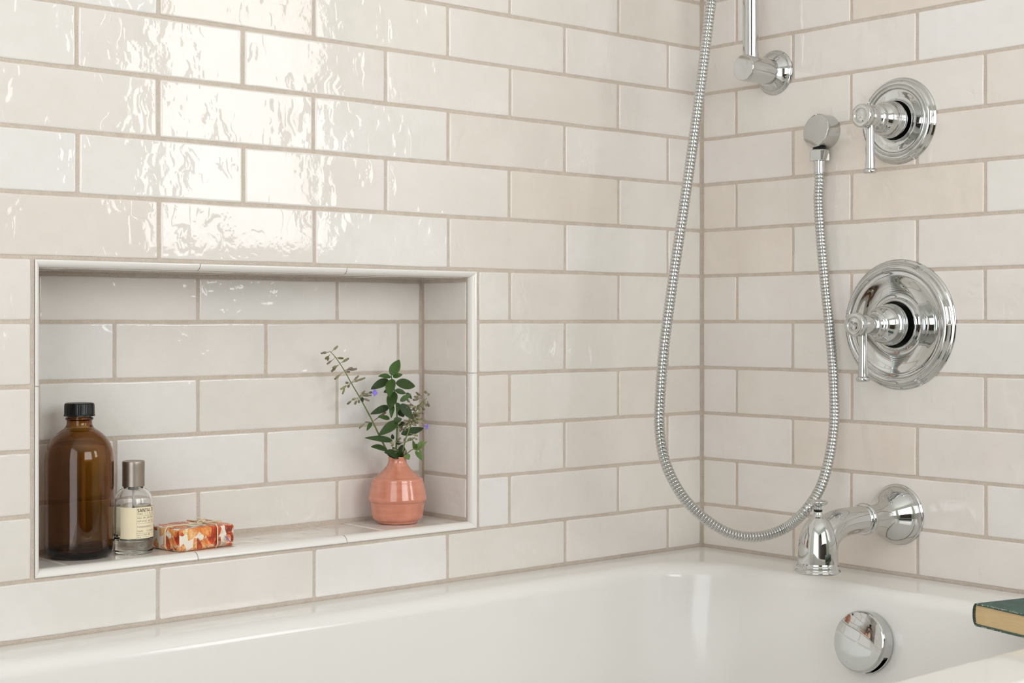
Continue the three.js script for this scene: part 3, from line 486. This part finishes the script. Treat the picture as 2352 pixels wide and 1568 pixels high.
// wrapped soap
{
  const Lx = 0.079, Ly = 0.0262, Lz = 0.060;
  const s = thing('wrapped_soap', 'bar of soap in orange floral paper tied with twine', 'soap', [-0.8655, SHELF + 0.0003, -0.0105], 0.115);
  const W = 1024, c = document.createElement('canvas'); c.width = c.height = W; const x = c.getContext('2d');
  x.fillStyle = '#f2e9d8'; x.fillRect(0, 0, W, W);
  const petal = (px, py, l, w, a, cols) => { x.save(); x.translate(px, py); x.rotate(a); const gr = x.createRadialGradient(0, l * 0.7, 2, 0, l * 0.45, l * 0.7); cols.forEach((cc, i) => gr.addColorStop(i / (cols.length - 1), cc)); x.fillStyle = gr; x.beginPath(); x.moveTo(0, 0); x.bezierCurveTo(w * 1.0, l * 0.1, w * rr(0.5, 0.75), l * rr(0.6, 0.85), w * rr(-0.15, 0.15), l); x.bezierCurveTo(-w * rr(0.5, 0.75), l * rr(0.6, 0.85), -w * 1.0, l * 0.15, 0, 0); x.fill(); x.clip();
    for (let q = 0; q < 22; q++) { x.fillStyle = ['rgba(120,30,15,0.16)', 'rgba(255,215,160,0.22)', 'rgba(225,60,20,0.2)', 'rgba(90,40,40,0.12)'][q % 4]; x.beginPath(); x.ellipse(rr(-w, w) * 0.6, rr(0, l), rr(8, 34), rr(6, 22), rr(0, 3), 0, 6.28); x.fill(); }
    x.lineWidth = 1.6; for (let q = -3; q <= 3; q++) { x.strokeStyle = q % 2 ? 'rgba(120,40,20,0.45)' : 'rgba(250,225,190,0.6)'; x.beginPath(); x.moveTo(0, 0); x.quadraticCurveTo(q * w * 0.28, l * 0.5, q * w * 0.08, l); x.stroke(); }
    x.restore(); };
  const oranges = [['#8f2f20', '#d9481f', '#f08a4a'], ['#f6b56a', '#ee7d33', '#e2531f'], ['#f9cf96', '#f4a45a', '#eb6b2c'], ['#5c2f28', '#b93a1e', '#e8602a'], ['#f8d9b4', '#f3a184', '#ec7a4e']];
  for (let i = 0; i < 100; i++) { const px = rr(0, W), py = rr(0, W), a = rr(0, 6.28), k = 1 + Math.floor(rr(0, 3)); for (let q = 0; q < k; q++) petal(px, py, rr(90, 190), rr(50, 105), a + q * rr(0.4, 0.8), oranges[Math.floor(rr(0, 5))]); 
    if (rnd() < 0.7) { x.strokeStyle = ['#d8ccb4', '#c9bca6', '#fbf6ea', '#b3a48e'][Math.floor(rr(0, 4))]; x.lineWidth = rr(1.5, 3.5); const b0 = rr(0, 6.28); for (let q = 0; q < 13; q++) { const aa = b0 + q * 0.075; x.beginPath(); x.moveTo(px, py); x.quadraticCurveTo(px + 60 * Math.cos(aa + 0.3), py + 60 * Math.sin(aa + 0.3), px + 130 * Math.cos(aa), py + 130 * Math.sin(aa)); x.stroke(); } }
    if (rnd() < 0.45) { x.save(); x.translate(px + rr(-60, 60), py + rr(-60, 60)); x.rotate(rr(0, 6.28)); x.fillStyle = ['#5d4a8c', '#8a80b4', '#46356f', '#a79fc0'][Math.floor(rr(0, 4))]; x.beginPath(); x.moveTo(0, 0); x.quadraticCurveTo(60, -22, 118, 0); x.quadraticCurveTo(60, 16, 0, 0); x.fill(); x.restore(); }
    if (rnd() < 0.25) { x.fillStyle = ['rgba(190,214,190,0.7)', 'rgba(238,214,150,0.8)'][Math.floor(rr(0, 2))]; x.beginPath(); x.ellipse(px + rr(-80, 80), py + rr(-80, 80), rr(20, 50), rr(14, 30), rr(0, 3), 0, 6.28); x.fill(); }
  }
  // the blooms that face out
  petal(470, 640, 250, 160, 0.25, oranges[0]); petal(300, 600, 230, 150, -0.4, oranges[1]); petal(230, 640, 210, 120, 0.5, oranges[2]); petal(760, 600, 170, 120, 0.1, oranges[0]); petal(820, 760, 190, 120, -0.3, oranges[2]); petal(600, 600, 140, 90, -0.8, oranges[4]);
  const tex = new THREE.CanvasTexture(c); tex.colorSpace = THREE.SRGBColorSpace; tex.wrapS = tex.wrapT = THREE.RepeatWrapping;
  const g = new RoundedBoxGeometry(Lx, Ly, Lz, 5, 0.0042), p = g.attributes.position, nn = g.attributes.normal, uv = [];
  for (let i = 0; i < p.count; i++) { let X = p.getX(i), Y = p.getY(i), Z = p.getZ(i); const nx = nn.getX(i), ny = nn.getY(i), nz = nn.getZ(i), sc = 1 / 0.11;
    if (Math.abs(nx) > Math.abs(ny) && Math.abs(nx) > Math.abs(nz)) uv.push((Z + 0.02) * sc, (Y + 0.02) * sc); else if (Math.abs(ny) > Math.abs(nz)) uv.push((X + Lx / 2) * sc, (Ly + 0.01 + Lz / 2 - Z) * sc); else uv.push((X + Lx / 2) * sc, (Y + Ly / 2 + 0.01) * sc);
    // paper is a little puffed and creased
    const puff = 0.0009 * Math.sin(X * 160 + Z * 70) * Math.sin(Z * 140 + 1); p.setXYZ(i, X + nx * puff, Y + ny * puff * (ny > 0 ? 1 : 0), Z + nz * puff); }
  g.setAttribute('uv', new THREE.Float32BufferAttribute(uv, 2)); g.translate(Lx / 2, Ly / 2, -Lz / 2);
  part('paper_wrapper', g, std({ map: tex, roughness: 0.42 }), s, 'cream paper printed with orange and violet blooms');
  const tw = std({ color: '#e2d3b2', roughness: 0.9 }), e = 0.0009;
  const wrap = (pts) => { const cp = new THREE.CurvePath(); for (let i = 0; i < pts.length; i++) cp.add(new THREE.LineCurve3(pts[i], pts[(i + 1) % pts.length])); return tube(Array.from({ length: 80 }, (_, i) => cp.getPoint(i / 80)), 0.00085, 160, 7, true); };
  const xs = 0.0525, zs = -0.026, r = 0.0035;
  const oct = (a0, a1, b0, b1, f) => [[a0 + r, b0], [a1 - r, b0], [a1, b0 + r], [a1, b1 - r], [a1 - r, b1], [a0 + r, b1], [a0, b1 - r], [a0, b0 + r]].map(f);
  part('twine', wrap(oct(-Lz - e, e, 0.0007, Ly + e, ([a, b]) => V(xs + 0.01 * (b / Ly - 1) * 0 - (a < -Lz / 2 ? 0.012 : 0) * 0, b, a))), tw, s, 'thin cream twine');
  part('twine', wrap(oct(-e, Lx + e, 0.0007, Ly + e, ([a, b]) => V(a, b, zs))), tw, s, 'thin cream twine');
  const kx = xs, kz = zs, ky = Ly + 0.002;
  part('knot', mergeGeometries([tube([V(kx - 0.002, ky, kz + 0.001), V(kx, ky + 0.001, kz - 0.002), V(kx + 0.002, ky, kz + 0.001), V(kx, ky + 0.0008, kz + 0.0022)], 0.0011, 30, 7, true),
    tube([V(kx, ky, kz), V(kx - 0.008, ky + 0.0022, kz + 0.003), V(kx - 0.015, ky - 0.0004, kz + 0.008), V(kx - 0.012, ky - 0.0006, kz + 0.015)], 0.0008, 24, 6), tube([V(kx, ky, kz), V(kx - 0.004, ky + 0.004, kz - 0.002), V(kx - 0.009, ky + 0.0055, kz - 0.003)], 0.0007, 20, 6),
    tube([V(kx, ky, kz), V(kx + 0.005, ky + 0.003, kz - 0.005), V(kx + 0.010, ky + 0.0018, kz - 0.012)], 0.0007, 20, 6)]), tw, s, 'loose twine knot');
}
// vase
const VX = -0.5215, VZ = -0.0605;
{
  const v = thing('bud_vase', 'small coral glazed bud vase with a raised band', 'vase', [VX, SHELF + 0.0003, VZ]);
  const raw = smooth([[25.5, 0.2], [26.5, 1.4], [27, 3], [30, 4.2], [32.6, 6.6], [33.6, 10], [34.6, 18], [35.8, 25], [36.4, 27.4], [37.6, 28.8], [38.5, 30.6], [38.5, 32.4], [37.6, 36], [36, 44], [34.4, 51], [33.4, 55.4], [33.1, 57], [32, 58.2], [28.6, 60.2], [23.6, 64.4], [18.4, 69], [14.6, 73.6], [12.6, 77.4], [11.9, 80.4], [12, 83.4], [12.3, 84.6], [12, 85.6], [11.2, 85.8], [10.2, 85], [9.6, 82], [9.6, 76]], 8);
  const out = raw.map(([r, h]) => [r + (h > 8 && h < 56 && Math.abs(h - 31) > 4 ? 0.07 * Math.sin(h * 2.3) : 0), h]);
  const tint = dataTex(256, (u, w) => { const a = pnoise(u * 26, w * 9, 26, 9, 31), b = pnoise(u * 10, w * 60, 10, 60, 32), c2 = pnoise(u * 120, w * 120, 120, 120, 33), t = a * 0.5 + b * 0.35 + c2 * 0.15; return [0.79 + 0.1 * t, 0.49 + 0.12 * t, 0.39 + 0.12 * t]; }, true);
  part('vase_body', lathe([[0, 0.8], [22, 0.8], [23.6, 0.2], ...out, [14, 70], [25, 60], [28, 10], [0, 8]], 96), phys({ map: tint, roughness: 0.12, clearcoat: 0.6, clearcoatRoughness: 0.03 }), v);
}

// ---------------------------------------------------------------- sprigs in the vase
const leafGreens = ['#304917', '#3b5b1e', '#273e14', '#506c2e'].map(c => std({ color: c, roughness: 0.55, side: THREE.DoubleSide }));
const paleLeaf = std({ color: '#6f8748', roughness: 0.55, side: THREE.DoubleSide });
const stemMat = std({ color: '#6f7d45', roughness: 0.6 }), darkStem = std({ color: '#4c6a35', roughness: 0.6 });
const budMats = ['#8a8a63', '#77704f', '#8b7d6c', '#9a9b6e'].map(c => std({ color: c, roughness: 0.75 }));
const violet = std({ color: '#8f7fe0', roughness: 0.5, side: THREE.DoubleSide }), flowerPale = std({ color: '#b9aef0', roughness: 0.5 });
// serrated leaf from base to tip with a fold along the midrib; width in metres; face = direction the upper side looks
function leafGeo(base, tip, width, faceDir, droop = 0.08, fold = 0.18) {
  const ax = tip.clone().sub(base), L = ax.length(), d = ax.clone().normalize(), n = faceDir.clone().addScaledVector(d, -faceDir.dot(d)).normalize(), s = d.clone().cross(n).normalize();
  const N = 44, C = [-1, -0.6, -0.2, 0, 0.2, 0.6, 1], pos = [], idx = [], th = 0.00018;
  for (const side of [1, -1]) for (let i = 0; i <= N; i++) { const t = i / N;
    let w = width / 2 * Math.pow(Math.sin(Math.PI * Math.pow(t, 0.78)), 0.72) * (1 - 0.12 * t); const tooth = (i % 2 ? 1.09 : 0.9);
    for (const c of C) { const k = Math.abs(c) === 1 ? tooth : 1, x = c * w * k;
      const h = fold * Math.abs(x) + droop * L * (t * (1 - t) * 1.2) - droop * L * t * t * 0.4 + 0.010 * width * Math.sin(t * 38 + Math.abs(c) * 4) * (Math.abs(c) < 0.95 && c !== 0 ? 1 : 0);
      const p = base.clone().addScaledVector(d, t * L).addScaledVector(s, x).addScaledVector(n, h + side * th); pos.push(p.x, p.y, p.z); } }
  const M = C.length, off = (N + 1) * M;
  for (let i = 0; i < N; i++) for (let j = 0; j < M - 1; j++) { const a = i * M + j; idx.push(a, a + 1, a + M, a + 1, a + M + 1, a + M); const b = off + a; idx.push(b, b + M, b + 1, b + 1, b + M, b + M + 1); }
  const g = new THREE.BufferGeometry(); g.setAttribute('position', new THREE.Float32BufferAttribute(pos, 3)); g.setIndex(idx); g.computeVertexNormals(); return g;
}
// small tubular bud: thin stalk, then a pod with a split mouth
function budGeo(base, tip, fat = 1) {
  const ax = tip.clone().sub(base), L = ax.length(), g = lathe([[0, 0], [0.35, 0], [0.32, 0.34], [0.6, 0.42], [1.5 * fat, 0.6], [1.6 * fat, 0.76], [1.2 * fat, 0.92], [1.35 * fat, 1], [0.2, 0.9], [0, 0.88]].map(([r, h]) => [r, h * L / mm]), 9);
  const p = g.attributes.position; for (let i = 0; i < p.count; i++) { const y = p.getY(i) / L; if (y > 0.96) { const a = Math.atan2(p.getZ(i), p.getX(i)); p.setY(i, p.getY(i) + 0.0009 * Math.cos(a * 5)); } }
  g.computeVertexNormals(); g.applyQuaternion(new THREE.Quaternion().setFromUnitVectors(V(0, 1, 0), ax.normalize())); g.translate(base.x, base.y, base.z); return g;
}
function flowerGeo(c, dir, size) {
  const parts = []; const q = new THREE.Quaternion().setFromUnitVectors(V(0, 1, 0), dir.clone().normalize());
  const tb = lathe([[0, 0], [0.5, 0], [0.7, 2], [1.1, 4], [1.6, 5], [0.9, 4.6], [0, 3]], 14); parts.push(tb.toNonIndexed());
  for (let i = 0; i < 5; i++) { const a = i / 5 * 2 * Math.PI, g = new THREE.SphereGeometry(1, 10, 7); g.scale(1.9 * mm, 0.6 * mm, (i === 0 ? 2.8 : 2.1) * mm); g.translate(0, 0, 1.7 * mm); g.rotateX(-0.25 * (i % 2)); g.rotateY(a); g.translate(0, 5 * mm, 0); parts.push(g.toNonIndexed()); }
  const m = mergeGeometries(parts.map(g => { g.deleteAttribute('uv'); return g; })); m.scale(size, size, size); m.applyQuaternion(q); m.translate(c.x, c.y, c.z); m.computeVertexNormals(); return m;
}
const toCam = V(-0.59, 0.12, 0.8).normalize();
const K1 = (x, y) => [730 + x / 8.711, 780 + y / 8.711], K2 = (x, y) => [820 + x / 10.456, 920 + y / 10.456];   // two close-ups of the photograph
const at = ([px, py], z) => onZ(px, py, z);
const pxM = 1.985 / FOCAL;                        // metres per photo pixel at the vase
const MOUTH = V(VX, SHELF + 0.078, VZ);
function sprig(name, label) { const o = thing(name, label, 'plant sprig', [MOUTH.x, MOUTH.y, MOUTH.z], 0); return { o, add: (n, g, m, l) => part(n, g.translate(-MOUTH.x, -MOUTH.y, -MOUTH.z), m, o, l) }; }
const stemGeo = (pts, r0, r1) => { const c = new THREE.CatmullRomCurve3(pts, false, 'centripetal'), n = 40, m = 8, pos = [], idx = []; let up = V(1, 0, 0); for (let i = 0; i <= n; i++) { const p = c.getPoint(i / n), t = c.getTangent(i / n); up.addScaledVector(t, -up.dot(t)).normalize(); const s = t.clone().cross(up), r = r0 + (r1 - r0) * i / n; for (let j = 0; j < m; j++) { const a = j / m * 2 * Math.PI; const q = p.clone().addScaledVector(up, r * Math.cos(a)).addScaledVector(s, r * Math.sin(a)); pos.push(q.x, q.y, q.z); } } for (let i = 0; i < n; i++) for (let j = 0; j < m; j++) { const a = i * m + j, b = i * m + (j + 1) % m; idx.push(a, b, a + m, b, b + m, a + m); } const g = new THREE.BufferGeometry(); g.setAttribute('position', new THREE.Float32BufferAttribute(pos, 3)); g.setIndex(idx); g.computeVertexNormals(); return g; };
{ // leafy mint-like stem
  const { o, add } = sprig('leafy_sprig', 'upright dark green sprig with serrated leaves in the coral vase');
  add('stem', stemGeo([V(VX, SHELF + 0.05, VZ), at([909, 1054], VZ), at([912, 985], VZ + 0.002), at([911, 940], VZ + 0.002), at([906, 895], VZ), at([898, 862], VZ - 0.002)], 0.0014, 0.0008), darkStem);
  const z = VZ; // base px, tip px, width px, base depth, tip depth, material, fold
  const leaves = [[K1(1465, 710), K1(1635, 395), 24, 0, -0.004, 1], [K1(1455, 740), K1(1215, 725), 13, 0, 0.006, 1], [K1(1500, 745), K1(1698, 690), 13, 0, 0.005, 1], [K1(1410, 800), K1(1060, 985), 21, -0.002, -0.008, 2], [K1(1560, 870), K1(1958, 925), 25, -0.002, -0.006, 0], [K1(1485, 790), K1(1430, 1150), 24, 0.004, 0.016, 1], [K1(1520, 1040), K1(1440, 1400), 25, 0.003, 0.014, 0], [K1(1545, 1010), K1(1770, 1075), 13, 0, 0.004, 0], [K1(1770, 1060), K1(1885, 1185), 9, 0, 0.004, 0], [K1(1648, 1228), K1(1862, 1085), 13, 0.002, 0.006, 1], [K1(1420, 1010), K1(1315, 1050), 9, -0.003, -0.008, 2],
    [K2(760, 140), K2(325, 320), 17, 0, 0.008, 2], [K2(780, 425), K2(515, 385), 11, -0.002, 0.004, 1], [K2(850, 90), K2(820, 410), 12, 0.004, 0.012, 1], [K2(980, 50), K2(985, 260), 12, 0.006, 0.016, 0], [K2(1000, 140), K2(1120, 395), 20, -0.004, -0.010, 2], [K2(1050, 80), K2(1340, 440), 22, 0.004, 0.012, 2], [K2(970, 500), K2(520, 830), 22, 0.002, 0.010, 0], [K2(850, 960), K2(215, 880), 15, 0, 0.012, 0], [K2(880, 500), K2(1080, 430), 15, 0.002, 0.006, 0], [K2(1060, 800), K2(1610, 655), 19, 0.004, 0.002, 2], [K2(870, 930), K2(840, 800), 8, -0.004, -0.008, 2], [K2(720, 1180), K2(345, 1095), 19, 0, 0.010, 0], [K2(1000, 1330), K2(670, 1230), 24, 0.006, 0.018, 2], [K2(1060, 1260), K2(1090, 1050), 17, -0.002, -0.004, 2], [K2(1150, 520), K2(1040, 560), 10, 0, 0.006, 2], [K2(980, 1345), K2(740, 1300), 15, 0.002, 0.012, 0], [K2(1050, 1345), K2(1190, 1190), 14, 0, 0.004, 2], [K2(1000, 1345), K2(850, 1110), 16, -0.002, -0.004, 2], [K2(1080, 1340), K2(1010, 1180), 13, 0.004, 0.010, 0], [K2(1000, 640), K2(1120, 560), 12, 0, 0.005, 2], [K2(930, 1000), K2(1060, 1040), 11, 0.002, 0.006, 0]];
  leaves.forEach(([b, t, w, z0, z1, m], i) => { const dirN = toCam.clone().add(V(rr(-0.35, 0.35), rr(0, 0.45), rr(-0.2, 0.2))); add('leaf', leafGeo(at(b, z + z0), at(t, z + z1), w * pxM * 1.04, dirN, rr(0.03, 0.12), rr(0.1, 0.28)), leafGreens[m]); });
}
{ // long sprig leaning left with buds and one violet flower
  const { o, add } = sprig('budding_sprig', 'thin pale sprig with spent buds leaning away from the leafy stem');
  const zt = py => VZ - 0.004 - 0.010 * (1040 - py) / 240;      // leans a little towards the wall
  const S = [[908, 1066], [899, 1052], [888, 1033], [873, 1004], [857, 970], [842, 941], [826, 912], [806, 878], [790, 849], [768, 817], [757, 806]];
  add('stem', stemGeo([V(VX - 0.004, SHELF + 0.05, VZ), ...S.map(p => at(p, zt(p[1])))], 0.0015, 0.00045), stemMat);
  const B = [[258, 255, 395, 130], [228, 240, 70, 272], [215, 250, 110, 262], [245, 296, 152, 385], [235, 300, 195, 410], [335, 358, 500, 372], [330, 375, 190, 482], [430, 478, 608, 378], [430, 478, 580, 400], [425, 497, 275, 635], [425, 497, 300, 560], [520, 618, 775, 583], [520, 618, 690, 560], [530, 636, 632, 645], [505, 640, 345, 785], [665, 862, 815, 722], [670, 860, 938, 765], [668, 866, 825, 800], [650, 866, 560, 858], [650, 876, 460, 990], [560, 900, 495, 1082], [655, 880, 600, 950], [822, 1130, 932, 1030], [826, 1130, 1000, 1075], [830, 1135, 1070, 1110], [840, 1120, 960, 1085], [845, 1150, 1028, 1218], [812, 1155, 700, 1195], [700, 1195, 598, 1282], [800, 1168, 740, 1292], [822, 1170, 820, 1252], [990, 1075, 1075, 1050]];
  for (const [a, b, c, d] of B) { const z0 = zt(780 + b / 8.711); add('bud', budGeo(at(K1(a, b), z0), at(K1(c, d), z0 + rr(-0.004, 0.007)), rr(0.85, 1.15)), budMats[Math.floor(rr(0, 4))]); }
  for (const [a, b, c, d, f] of [[400, 490, 690, 280, 1.1], [420, 460, 610, 330, 0.9], [370, 522, 210, 510, 0.6], [230, 495, 60, 655, 0.8]]) { const z0 = zt(920 + b / 10.456); add('bud', budGeo(at(K2(a, b), z0), at(K2(c, d), z0 + 0.004), f), budMats[Math.floor(rr(0, 4))]); }
  add('leaf', leafGeo(at(K1(868, 1150), zt(912)), at(K1(905, 1245), zt(922) + 0.004), 9 * pxM, toCam, 0.05, 0.2), leafGreens[2]);
  add('leaf', leafGeo(at(K2(345, 520), zt(970)), at(K2(235, 718), zt(988) + 0.004), 9.5 * pxM, toCam, 0.05, 0.2), leafGreens[1]);
  add('flower', flowerGeo(at(K1(1075, 1065), zt(905) + 0.003), V(0.1, 0.15, 0.9), 1.15), violet, 'small violet flower');
}
{ // seed-head sprig leaning right
  const { o, add } = sprig('seed_head_sprig', 'tangled sprig of dry seed heads with small violet flower leaning into the niche corner');
  const z = VZ + 0.006;
  add('stem', stemGeo([V(VX + 0.003, SHELF + 0.05, VZ + 0.002), at([923, 1055], z - 0.003), at(K2(1140, 1020), z), at(K2(1240, 720), z), at(K2(1330, 480), z), at(K2(1430, 220), z - 0.002), at(K1(2080, 1250), z - 0.004), at(K1(2180, 1170), z - 0.006)], 0.0012, 0.0005), stemMat);
  add('stem', stemGeo([V(VX + 0.004, SHELF + 0.05, VZ), at([925, 1055], z - 0.002), at(K2(1300, 1190), z + 0.004), at(K2(1400, 1150), z + 0.006), at(K2(1520, 1120), z + 0.006)], 0.0009, 0.0005), stemMat);
  const B = [[2100, 1140, 1968, 1055], [2100, 1160, 1912, 1205], [2090, 1150, 1935, 1140], [2080, 1130, 1990, 1080], [2195, 1125, 2225, 1085], [2222, 1085, 2138, 1038], [2190, 1230, 2225, 1338], [2210, 1240, 2165, 1325], [1870, 1285, 1788, 1198], [1950, 1330, 1750, 1308], [1940, 1350, 1760, 1352], [2120, 1300, 1985, 1362], [2110, 1390, 2095, 1475], [2000, 1400, 1740, 1412], [2100, 1290, 2140, 1240], [2150, 1190, 2130, 1290], [2060, 1330, 2130, 1400], [1960, 1350, 1850, 1290]];
  for (const [a, b, c, d] of B) { const z0 = z - 0.004; add('bud', budGeo(at(K1(a, b), z0), at(K1(c, d), z0 + rr(-0.003, 0.006)), rr(0.85, 1.15)), budMats[Math.floor(rr(0, 4))]); }
  const C2 = [[1330, 480, 1160, 580], [1330, 470, 1480, 300], [1340, 450, 1300, 360], [1340, 470, 1560, 430], [1320, 500, 1460, 540], [1300, 520, 1420, 590], [1300, 540, 1200, 600], [1380, 400, 1500, 360], [1380, 400, 1540, 450], [1400, 330, 1560, 280], [1420, 300, 1350, 180], [1290, 560, 1380, 580], [1260, 500, 1140, 480], [1050, 600, 1040, 740], [1080, 590, 1100, 700], [1020, 600, 990, 640], [1010, 620, 1060, 720], [900, 980, 800, 1010], [900, 990, 840, 1085], [920, 980, 1050, 895], [930, 990, 1090, 1010], [1100, 1010, 1160, 900], [1150, 1000, 1290, 900], [1160, 1010, 1380, 890], [1380, 890, 1440, 930], [1240, 960, 1340, 900], [1200, 720, 1120, 690], [1220, 700, 1240, 650], [1260, 780, 1450, 840], [1000, 1210, 860, 1160], [1010, 1230, 810, 1280], [1030, 1280, 990, 1200], [1090, 1300, 1180, 1180], [1100, 1330, 1150, 1240], [1390, 1180, 1440, 1050], [1570, 470, 1590, 560], [1500, 420, 1450, 520]];
  for (const [a, b, c, d] of C2) add('bud', budGeo(at(K2(a, b), z), at(K2(c, d), z + rr(-0.003, 0.006)), rr(0.8, 1.1)), budMats[Math.floor(rr(0, 4))]);
  for (let i = 0; i < 34; i++) { const t = rnd(), bx = 1180 + 330 * t + rr(-60, 60), by = 620 - 520 * t + rr(-60, 60), an = rr(0, 6.28), l = rr(70, 130); add('bud', budGeo(at(K2(bx, by), z), at(K2(bx + l * Math.cos(an), by + l * Math.sin(an) * 0.8), z + rr(-0.004, 0.007)), rr(0.7, 1.05)), budMats[Math.floor(rr(0, 4))]); }
  for (const [a, b, c, d, w, m] of [[1390, 1190, 1600, 920, 10, 0], [1420, 1200, 1680, 970, 9, 0], [1400, 1210, 1575, 1440, 11, 1], [1380, 1170, 1340, 950, 10, 1], [1170, 1290, 1245, 1415, 16, 0], [1400, 1160, 1430, 1030, 8, 1], [1500, 1180, 1590, 1420, 8, 0]]) add('leaf', leafGeo(at(K2(a, b), z + 0.004), at(K2(c, d), z + 0.012), w * pxM, toCam.clone().add(V(rr(-0.3, 0.3), 0.2, 0)), 0.06, 0.2), m ? leafGreens[3] : paleLeaf);
  add('flower', flowerGeo(at(K2(1590, 590), z + 0.002), V(0.45, -0.25, 0.8), 1.1), violet, 'small violet flower');
}

// ---------------------------------------------------------------- book on the front rim
{
  const b = thing('green_book', 'old green clothbound book lying on the tub rim', 'book', [-0.2215, RIM + 0.0004, 0.5995], -0.25);
  const L = 0.186, Wd = 0.132, T = 0.0255, ct = 0.0024;      // length along the spine (x), width (z), thickness
  const cloth = dataTex(512, (u, v) => { const w = 0.5 + 0.25 * Math.sin(u * 512 * 1.2) + 0.25 * Math.sin(v * 512 * 1.2), a = pnoise(u * 9, v * 9, 9, 9, 41), s = pnoise(u * 150, v * 40, 150, 40, 42) > 0.86 ? 0.09 : 0; const t = 0.85 + 0.1 * a + 0.05 * w; return [0.30 * t + s, 0.40 * t + s, 0.37 * t + s]; }, true);
  const worn = dataTex(256, (u, v) => { const a = pnoise(u * 90, v * 90, 90, 90, 43), k = a > 0.52 ? 1 : 0; return k ? [0.66, 0.68, 0.6] : [0.25, 0.36, 0.32]; }, true);
  const cm = std({ map: cloth, roughness: 0.8 }), wm = std({ map: worn, roughness: 0.9 });
  const pages = dataTex(256, (u, v) => { const t = pnoise(u * 4, v * 128, 4, 128, 44) * 0.6 + pnoise(u * 6, v * 6, 6, 6, 45) * 0.4; return [0.84 + 0.06 * t, 0.72 + 0.07 * t, 0.53 + 0.08 * t]; }, true);
  const board = y => { const g = new RoundedBoxGeometry(L, ct, Wd - 0.003, 3, 0.0008); g.translate(L / 2, y, Wd / 2 + 0.003); return worldUV(g, 0.12); };
  part('front_cover', board(T - ct / 2), cm, b); part('back_cover', board(ct / 2), cm, b);
  // spine: flattened round back
  const sp = new THREE.Shape(); sp.moveTo(0.005, 0); sp.bezierCurveTo(0.001, 0.0004, -0.0008, 0.006, -0.0008, T / 2); sp.bezierCurveTo(-0.0008, T - 0.006, 0.001, T - 0.0004, 0.005, T); sp.lineTo(0.005, T - 0.0009); sp.bezierCurveTo(0.0016, T - 0.0012, 0, T - 0.006, 0, T / 2); sp.bezierCurveTo(0, 0.006, 0.0016, 0.0012, 0.005, 0.0009);
  const sg = new THREE.ExtrudeGeometry(sp, { depth: L, bevelEnabled: false, curveSegments: 10 }); sg.rotateY(Math.PI / 2); sg.scale(1, 1, -1); { const ix = sg.index; const p = sg.attributes.position; for (let i = 0; i < p.count; i += 3) { for (const a of ['position', 'normal', 'uv']) { const at2 = sg.attributes[a], n = at2.itemSize; for (let c = 0; c < n; c++) { const t = at2.array[(i + 1) * n + c]; at2.array[(i + 1) * n + c] = at2.array[(i + 2) * n + c]; at2.array[(i + 2) * n + c] = t; } } } sg.computeVertexNormals(); }
  part('spine', worldUV(sg, 0.12), cm, b);
  const pg = worldUV(box(0.0022, L - 0.0035, ct, T - ct, 0.0009, Wd - 0.004), 0.06); part('page_block', pg, std({ map: pages, roughness: 0.9 }), b, 'yellowed page edges');
  // striped headband at the end of the spine
  const dark = std({ color: '#1d211c', roughness: 0.8 });
  const hb = [[], []]; for (let i = 0; i < 25; i++) { const g = new THREE.SphereGeometry(0.0007, 7, 5); g.scale(1.2, 0.75, 1.1); g.translate(0.0019, 0.0026 + i * (T - 0.0052) / 24, 0.0011 + 0.0013 * Math.pow((i - 12) / 12, 2)); hb[i % 2].push(g); }
  part('headband', mergeGeometries(hb[0]), dark, b, 'dark headband threads'); part('headband', mergeGeometries(hb[1]), std({ color: '#8f8a70', roughness: 0.9 }), b, 'pale headband threads');
  // rubbed edges of the boards
  for (const y of [T - 0.0004, 0.0008]) { const e = []; for (let i = 0; i < 46; i++) { const z = 0.004 + i / 46 * (Wd - 0.008), w = rr(0.0012, 0.0030); if (rnd() < 0.25) continue; const g = new THREE.BoxGeometry(rr(0.0005, 0.0011), 0.0009, w); g.translate(rr(0.0001, 0.0006), y + rr(-0.0003, 0.0002), z); e.push(g); } part('rubbed_edge', mergeGeometries(e), std({ color: '#a9ad98', roughness: 0.95 }), b, 'rubbed pale cloth edge'); }
}
renderer.render(scene, camera);
